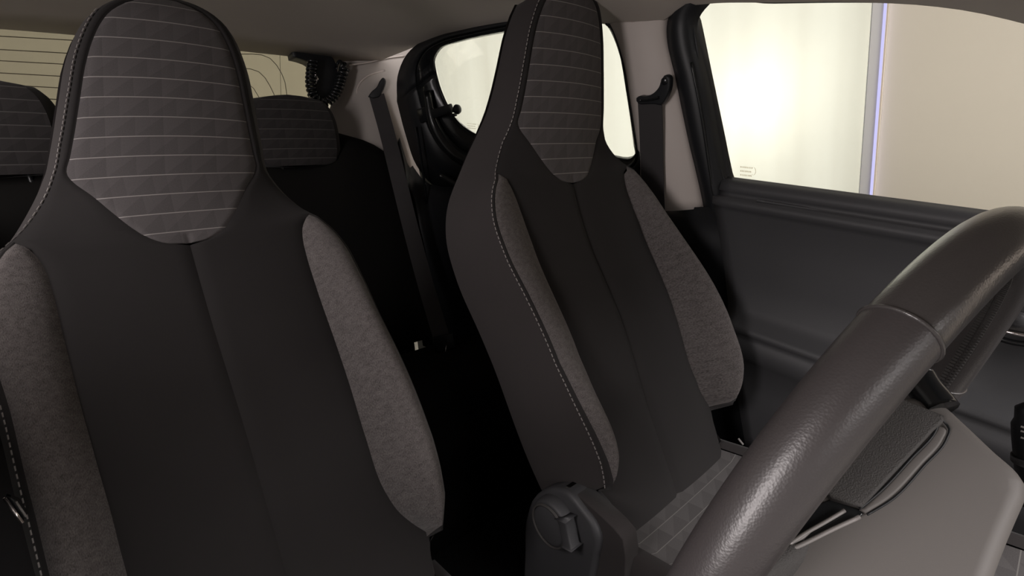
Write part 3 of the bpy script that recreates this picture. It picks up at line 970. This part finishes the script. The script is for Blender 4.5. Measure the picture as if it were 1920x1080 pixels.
def rim_arc(t0, t1, rad, n=90, seg=28):
    rows = []
    for t in np.linspace(t0, t1, n):
        er = math.cos(t)*wa+math.sin(t)*wb
        rows.append([WC+WR*er+rad*(math.cos(k)*er+math.sin(k)*wn*1.0) for k in np.linspace(0, 2*math.pi, seg, endpoint=False)])
    return grid(rows, closed=True)


tS = wheel_angle(1685, 628)           # leather seam between grip and top section
t_end = tS-math.radians(100)          # top section runs over to the far side
sgn = 1
obj('rim_grip', rim_arc(tS+.004, tS+math.radians(118), Wr, 80), M['leather'], wheel)
obj('rim_top', rim_arc(tS-math.radians(118), tS-.004, Wr*.985, 80), M['leather2'], wheel)
obj('rim_bottom', rim_arc(tS+math.radians(118), tS+math.radians(242), Wr, 80), M['leather'], wheel)
for k in (-118, 118, 0):
    tt = tS+math.radians(k)
    obj('rim_seam', rim_arc(tt-.006, tt+.006, Wr*.955, 3), M['black'], wheel)
    obj('rim_ridge', tube([wp(tt)+(Wr*1.0)*(math.cos(a)*(math.cos(tt)*wa+math.sin(tt)*wb)+math.sin(a)*wn) for a in np.linspace(0, 2*math.pi, 40)], .0012, 6, False), M['leather2'], wheel)
# cross stitching on the inner side of the rim
bm = bmesh.new()
for t in np.arange(0, 2*math.pi, .020):
    er = math.cos(t)*wa+math.sin(t)*wb
    tg2 = -math.sin(t)*wa+math.cos(t)*wb
    for s_ in (-1, 1):
        c0 = WC+(WR-Wr*1.0)*er + wn*(-.003+s_*.0028)
        M4 = np.array([tg2*.0012, wn*.0022, er*.0012])
        vs = [bm.verts.new(tuple(c0+np.array(q) @ M4)) for q in ((-1, -1, -1), (1, -1, -1), (1, 1, -1), (-1, 1, -1), (-1, -1, 1), (1, -1, 1), (1, 1, 1), (-1, 1, 1))]
        for f in ((0, 1, 2, 3), (7, 6, 5, 4), (0, 4, 5, 1), (1, 5, 6, 2), (2, 6, 7, 3), (3, 7, 4, 0)): bm.faces.new([vs[k] for k in f])
st = obj('rim_stitching', from_bm(bm), M['plate'], wheel, False)
st['kind'] = 'stuff'
# hub and spokes
obj('airbag_hub', lathe(WC-wn*.03, wn, [(0, .058), (.036, .056), (.052, .048), (.058, .030), (.058, .012), (.050, .0), (.03, -.004), (0, -.005)], 40), M['card'], wheel)
for ang in (0, math.pi, -math.pi/2):
    er = math.cos(ang)*wa+math.sin(ang)*wb
    tv = -math.sin(ang)*wa+math.cos(ang)*wb
    rows = []
    for t in np.linspace(0, 1, 10):
        r0 = .05+(WR-.05)*t
        w = .028-.012*math.sin(math.pi*.5*t)
        cpt = WC+er*r0-wn*(.022*(1-t))
        rows.append([cpt+tv*w*math.cos(k)+wn*.011*math.sin(k) for k in np.linspace(0, 2*math.pi, 16, endpoint=False)])
    obj('spoke', grid(rows, closed=True), M['plate'], wheel)

# ------------------------------------------------------------------ steering column
SN = unit((-.55, -.25, .8))
SP0 = WC-.10*wn+SN*.075
def sh(px, py, off=0): return at(px, py, SP0+SN*off, SN)


col = empty('steering_column', tuple(WC-.16*wn-np.array([0, 0, .06])))
tag(col, 'grey steering column cover behind the steering wheel', 'steering column')
ol = crom([(1758, 742), (1775, 752), (1812, 784), (1870, 838), (1922, 886), (1934, 905)], 18).tolist() + crom([(1932, 935), (1908, 990), (1872, 1085), (1840, 1190)], 8).tolist() + crom([(1640, 1180), (1440, 1100), (1446, 1058), (1470, 1000), (1530, 900), (1600, 800), (1660, 750), (1700, 738), (1740, 738)], 26).tolist()
obj('column_shroud', slab([sh(x, y) for x, y in ol], SN, .07, .010, 4), M['shroud'], col)
# dark gap line, trim strip, grained plate
strip = crom([(1771, 800), (1776, 806), (1770, 822), (1728, 872), (1668, 934), (1624, 962)], 30)
stripi = crom([(1757, 797), (1757, 800), (1748, 816), (1706, 862), (1650, 922), (1612, 955)], 30)
obj('trim_strip', slab([sh(x, y, .003) for x, y in strip]+[sh(x, y, .003) for x, y in stripi[::-1]], SN, .02, .0015), M['shroud'], col)
obj('trim_gap', tube(crom([sh(x, y, .0015) for x, y in ((1768, 789), (1779, 801), (1774, 824), (1732, 874), (1672, 937), (1626, 965))], 30), .0008, 6), M['black'], col)
obj('trim_gap', tube(crom([sh(x, y, .0035) for x, y in ((1760, 793), (1754, 808), (1708, 860), (1652, 920), (1612, 954))], 30), .0008, 6), M['black'], col)
obj('grained_plate', slab([sh(x, y, .006) for x, y in ((1688, 744), (1772, 778), (1770, 790), (1752, 806), (1706, 856), (1650, 916), (1618, 950), (1560, 934), (1530, 900), (1600, 800))], SN, .02, .002), M['plate'], col)
# glossy slot below the plate
obj('slot', slab([sh(x, y, .001) for x, y in ((1555, 936), (1622, 958), (1615, 968), (1540, 1005), (1470, 1040), (1430, 1060), (1420, 1030), (1500, 960))], SN, .02, .001), M['gloss'], col)
obj('slot_bead', tube(crom([sh(x, y, .004) for x, y in ((1612, 969), (1560, 993), (1510, 1018), (1462, 1040), (1430, 1056))], 20), .0013, 8), M['satin'], col)
obj('slot_bead', tube(crom([sh(x, y, .004) for x, y in ((1584, 957), (1545, 980), (1510, 1000), (1480, 1020))], 20), .0012, 8), M['satin'], col)
obj('slot_blade', slab([sh(x, y, .004) for x, y in ((1500, 1004), (1530, 988), (1508, 1010), (1470, 1030))], SN, .006, .001), M['satin'], col)
# dark collar between the plate and the rim
obj('column_collar', tube(crom([sh(x, y, -.004) for x, y in ((1720, 705), (1735, 730), (1752, 750), (1766, 768))], 12), .011, 12), M['gloss'], col)

# indicator stalk on the far side
def stp(px, py, y=-.455): return at(px, py, (.20, 0, 0), (1, 0, 0))
sa, sb_, s2 = stp(1917, 752), stp(1918, 800), stp(1935, 900)
stk = empty('indicator_stalk', tuple(s2))
tag(stk, 'black indicator stalk with white symbols beyond the column, right edge', 'stalk')
obj('stalk_arm', tube(crom([stp(1932, 756), stp(1930, 800), stp(1934, 860), stp(1945, 950)], 20), [.004]+[.0095]*3+[.0115]*12+[.010]*4, 18), M['black'], stk)
obj('stalk_ring', tube([stp(1932, 862)+np.array([0, 0, .003]), stp(1933, 868)], .0128, 18), M['card'], stk)
for y in (792, 800, 812):
    obj('stalk_mark', box(stp(1919, y)+np.array([-.011, -.001, 0]), ((1, 0, 0), (0, 1, .1), (0, -.1, 1)), (.0006, .002, .0006)), M['satin'], stk, False)
